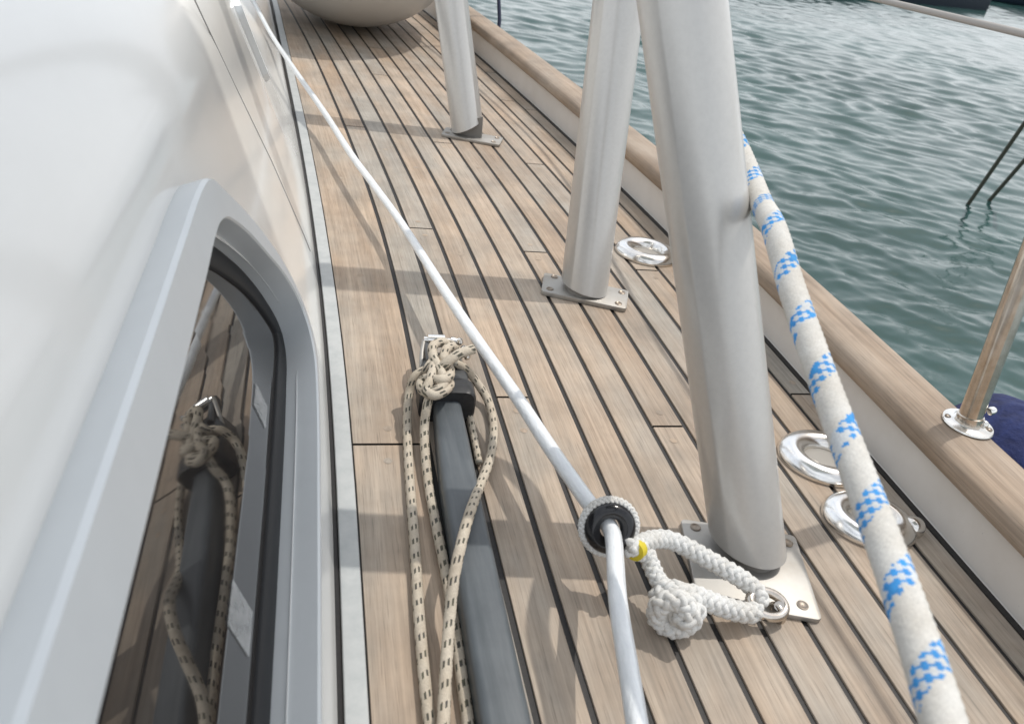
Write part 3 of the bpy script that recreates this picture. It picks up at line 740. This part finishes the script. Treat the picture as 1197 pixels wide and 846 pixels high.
tube('release_arm', smooth_path([e0+dp*.06 - px_*.032 + Vector((0,0,.012)), e0+dp*.09 - px_*.030 + Vector((0,0,.024)), pc_ - px_*.025], .004), .0035, M_plate, pole, 12)

# beige flecked rope: tied round the fitting, one continuous line with its knot
bz = lambda px, py, z: P(px, py, z)
beige = empty('flecked_rope', tuple(P(500,470,0)), 'beige rope with black flecks knotted round the end fitting of the slate spar', 'rope')
RB = .0062
rope('left_strand', [bz(512,428,.055), bz(498,432,.058), bz(485,440,.052), bz(478,462,.030), bz(476,500,.012), bz(479,560,.008), bz(485,640,.008), bz(490,720,.008), bz(496,790,.008), bz(503,850,.008), bz(506,905,.008)], RB, 'beige', beige)
rope('middle_strand', [bz(505,452,.060), bz(499,475,.050), bz(496,505,.022), bz(500,560,.010), bz(511,620,.008), bz(523,680,.0075), bz(533,740,.0075), bz(541,800,.0075), bz(548,850,.0075), bz(553,905,.0075)], RB, 'beige', beige, phase=.3)
rope('right_strand', [bz(532,424,.058), bz(545,432,.046), bz(558,448,.026), bz(571,470,.012), bz(577,500,.009), bz(573,535,.012), bz(560,570,.030), bz(549,600,.060), bz(538,640,.062), bz(530,680,.050), bz(525,730,.030), bz(521,790,.024), bz(518,850,.022), bz(516,905,.020)], RB*1.0, 'beige', beige, phase=.55)
kc = bz(515, 436, .060)
rope('knot', [bz(529,404,.060), bz(516,400,.070), bz(506,405,.074), bz(507,418,.074), bz(514,432,.074), bz(519,446,.072), bz(512,455,.070), bz(497,458,.062), bz(492,448,.058), bz(500,442,.066), bz(513,444,.078), bz(524,441,.074), bz(526,432,.066), bz(519,420,.074), bz(522,408,.072), bz(531,406,.060), bz(536,415,.052)], RB*1.12, 'beige', beige, phase=.2)
rope('knot_wrap', [bz(494,440,.046), bz(500,430,.066), bz(507,422,.070), bz(503,444,.074), bz(498,456,.068), bz(508,462,.066), bz(521,456,.066), bz(526,448,.058), bz(519,438,.060), bz(505,436,.064)], RB*1.05, 'beige', beige, phase=.7)
rope('frayed_tail', [bz(514,432,.070), bz(522,424,.082), bz(536,414,.090), bz(553,408,.092)], RB*1.15, 'beige', beige, phase=.4)
rope('back_strand', [bz(536,418,.050), bz(541,440,.030), bz(546,470,.012), bz(552,500,.007), bz(560,540,.007)], RB*.8, 'beige', beige, phase=.1)

# ------------------------------------------------------------------ white jacketed line, low-friction ring, strop
RZ = .088
rc = P(713, 617, RZ)
qa = P(722,700,.094); qb = P(745,846,.104)
pl = [qb + (qb-qa)*3.5, qb + (qb-qa)*1.5, qb, P(733,770,.099), qa, rc + Vector((0,-.012,0)), rc + Vector((-.003,.012,-.001)), P(690,590,.088), P(645,526,.086), P(605,465,.083), P(560,400,.080), P(520,340,.077), P(470,262,.068), P(435,214,.063), P(410,180,.060), P(378,130,.062), P(345,83,.085)]
def ony(px, py, y):
    v = right*(px-598.5) + down*(py-423) + fwd*950; return Vector((0,0,CAM_H)) + v*(y/v.y)
pl += [ony(318,42,2.92), ony(295,0,3.2), ony(295,0,3.2) + (ony(295,0,3.2)-ony(318,42,2.92))*2.5]
lp_ = smooth_path(pl, .02)
wl = tube('line', lp_, lambda i, s, a: (.0100 - .0028*min(1, max(0, (s-.9)/.7)))*(1+.07*math.cos(2*a+s*3)+.02*math.cos(9*a)), M_line, None, 20)
tag(wl, 'white jacketed line running the length of the deck and through the black ring', 'line')

fr = empty('friction_ring', tuple(rc), 'glossy black friction ring bound in white braided rope, the white line threaded through it', 'ring')
axd = Vector((-.14, -.84, .42)).normalized()
tube('ring_body', circle_pts(rc, axd, .0200, 64), .0088, M_black, fr, 32, closed=True)
plait('binding', circle_pts(rc - axd*.005, axd, .0290, 160), .0058, fr, closed=True, raw=True)
strop = empty('strop', tuple(P(800,690,0)), 'white braided strop with a stopper knot, tying the black ring to the nearest post foot', 'rope')
yw = [P(738,644,.072), P(744,641,.071), P(750,637,.069), P(755,634,.067)]
tube('whipping', smooth_path([P(741,644,.072), P(746,640,.0705)], .003), .0115, M_yellow, strop, 24)
RS = .0108
plait('upper_leg', [P(733,640,.076), P(745,637,.072), P(760,631,.066), P(778,630,.060), P(800,638,.056), P(825,652,.050), P(850,666,.044), P(872,680,.036), P(886,694,.026), P(888,706,.018)], RS, strop)
plait('lower_leg', [P(744,645,.066), P(756,648,.058), P(762,662,.050), P(770,678,.044), P(782,690,.042), P(796,700,.040), P(806,708,.038)], RS*.92, strop)
plait('shackle_leg', [P(786,696,.046), P(804,694,.046), P(822,700,.038), P(842,708,.030), P(862,714,.024), P(876,716,.021), P(884,712,.020)], RS*1.08, strop)
kcn = P(790, 715, .024)
kn = [P(768,702,.034), P(779,690,.044), P(799,694,.047), P(812,711,.037), P(805,728,.020), P(787,733,.014), P(770,723,.020), P(772,707,.040), P(790,701,.051), P(806,713,.047), P(801,724,.038), P(791,716,.034), P(784,708,.030)]
plait('stopper_knot', kn, RS*1.12, strop)
# shackle ring (steel) through the eye
sh = empty('shackle', tuple(P(898,708,0)), 'small bright steel shackle joining the white strop to the foot plate', 'shackle')
sc_ = P(897, 706, .022)
tube('bow', circle_pts(sc_, Vector((.12,-.35,.93)), .0225, 48, .015, up=(1,-.15,0)), .0056, M_chrome2, sh, 20, closed=True)
tube('pin', [P(911,708,.006), P(911,708,.022)], .0055, M_chrome2, sh, 20)
tube('eye', circle_pts(P(908,716,.010), Vector((.9,.3,.1)), .010, 32, up=(0,0,1)), .0034, M_chrome2, sh, 16, closed=True)

# ------------------------------------------------------------------ thick white and blue rope hanging from the near post
def atZ(px, py, Z): return Vector((0,0,CAM_H)) + (right*(px-598.5) + down*(py-423) + fwd*950)*(Z/950)
def postc(z): return Vector((.540-.303*z, .640+.33*z, z))
a_ = postc(.425); aw_ = Vector((a_.x, a_.y, 0)).normalized(); sd_ = Vector((aw_.y, -aw_.x, 0)); zp = (a_ - Vector((0,0,CAM_H))).dot(fwd)
bp = [atZ(812,95,zp+.125), atZ(836,125,zp+.115), atZ(857,160,zp+.09), atZ(875,200,zp+.045), atZ(890,238,zp-.012), atZ(905,268,.79), atZ(925,335,.735), atZ(945,395,.69), atZ(966,455,.648), atZ(990,520,.607), atZ(1013,580,.570), atZ(1037,645,.532), atZ(1060,710,.495), atZ(1080,770,.463), atZ(1103,846,.430), atZ(1125,930,.400), atZ(1150,1040,.375)]
br = rope('rope', bp, .0122, 'blue', None, cells=10, lay=1.0)
tag(br, 'thick white rope with bright blue fleck bands, tied round the nearest post', 'rope')

# ------------------------------------------------------------------ across the water
for q, (a, b, lab) in enumerate((((1133,237),(1197,145), 'longer dark pole slanting up out of the water at the right edge'), ((1157,234),(1197,188), 'shorter dark pole slanting out of the water beside the longer one'))):
    p0 = P(a[0], a[1], -1.1); v2 = PX(b[0], b[1], p0.x); d = (v2-p0).normalized()
    tag(tube('pole', [p0 - d*.5, p0, p0 + d*1.1], .016, M_olive, None, 14), lab, 'pole', 'dark poles standing in the water')
pt = empty('pontoon', tuple(P(1020,0,-1.1)), 'dark floating pontoon with a pale deck at the top right, across the water', 'pontoon')
c0 = P(1154,13,-1.1); c1 = P(885,-14,-1.1); dx = (c1-c0).normalized(); dn = Vector((dx.y, -dx.x, 0)); 
if dn.y < 0: dn = -dn
def box(name, o, a, la, b, lb, z0, z1, matl, parent, bev=.02):
    bm = bmesh.new(); q = [o, o+a*la, o+a*la+b*lb, o+b*lb]; vv = [bm.verts.new((p.x, p.y, z0)) for p in q]; f = bm.faces.new(vv)
    r = bmesh.ops.extrude_face_region(bm, geom=[f]); bmesh.ops.translate(bm, verts=[e for e in r['geom'] if isinstance(e, bmesh.types.BMVert)], vec=(0,0,z1-z0))
    return bmo(name, bm, matl, parent, True, 30, bev, 2)
M_pdark = mat('dark_hull_paint', (.010,.018,.028), .6, ior=1.2); M_ppale = mat('pale_deck_paint', (.45,.50,.55), .6)
box('float', c0, dx, 13, dn, 3.2, -1.3, -.78, M_pdark, pt)
box('walkway', c0+dn*.12+dx*.1, dx, 12.8, dn, 2.9, -.775, -.70, M_ppale, pt)
c2 = P(1166,4,-1.1)
bo = empty('moored_boat', tuple(c2), 'dark moored hull just past the end of the pontoon at the top right corner', 'boat')
loft('hull', [(c2+Vector((.2,.6,.25)), (1,.1,0), .1,.5,.05), (c2+Vector((.9,1.0,.25)), (1,.1,0), 1.3,.6,.2), (c2+Vector((3,1.4,.3)), (1,.1,0), 2.4,.8,.3), (c2+Vector((9,2,.3)), (1,.1,0), 2.4,.8,.3)], M_pdark, bo)

# ------------------------------------------------------------------ canvas sheet added unseen above the frame to shade the cabin side
aw = empty('shade_sheet', (.6, .8, 4.0), 'pale canvas sheet added out of view overhead to shade the cabin side', 'shade_sheet')
z_a = 4.0; ax1 = .030 + .45*(z_a-.03); ay1 = 1.085 + .25*(z_a-.25)
aw0 = ax1 - 2.3
sweep('shade_cloth', [(aw0, z_a+.02), (aw0+.5, z_a+.07), (aw0+1.2, z_a+.08), (aw0+1.9, z_a+.05), (ax1, z_a), (ax1, z_a-.012), (aw0+1.9, z_a+.035), (aw0+1.2, z_a+.065), (aw0+.5, z_a+.055), (aw0, z_a+.005)], lambda y: 0, M_canvas, aw, y0=-.6, y1=ay1, closed=True)
for y in (-.55, .8, ay1-.02):
    tube('shade_batten', [Vector((aw0,y,z_a-.01)), Vector((aw0+1.2,y,z_a+.05)), Vector((ax1,y,z_a-.022))], .012, M_plate, aw, 12)
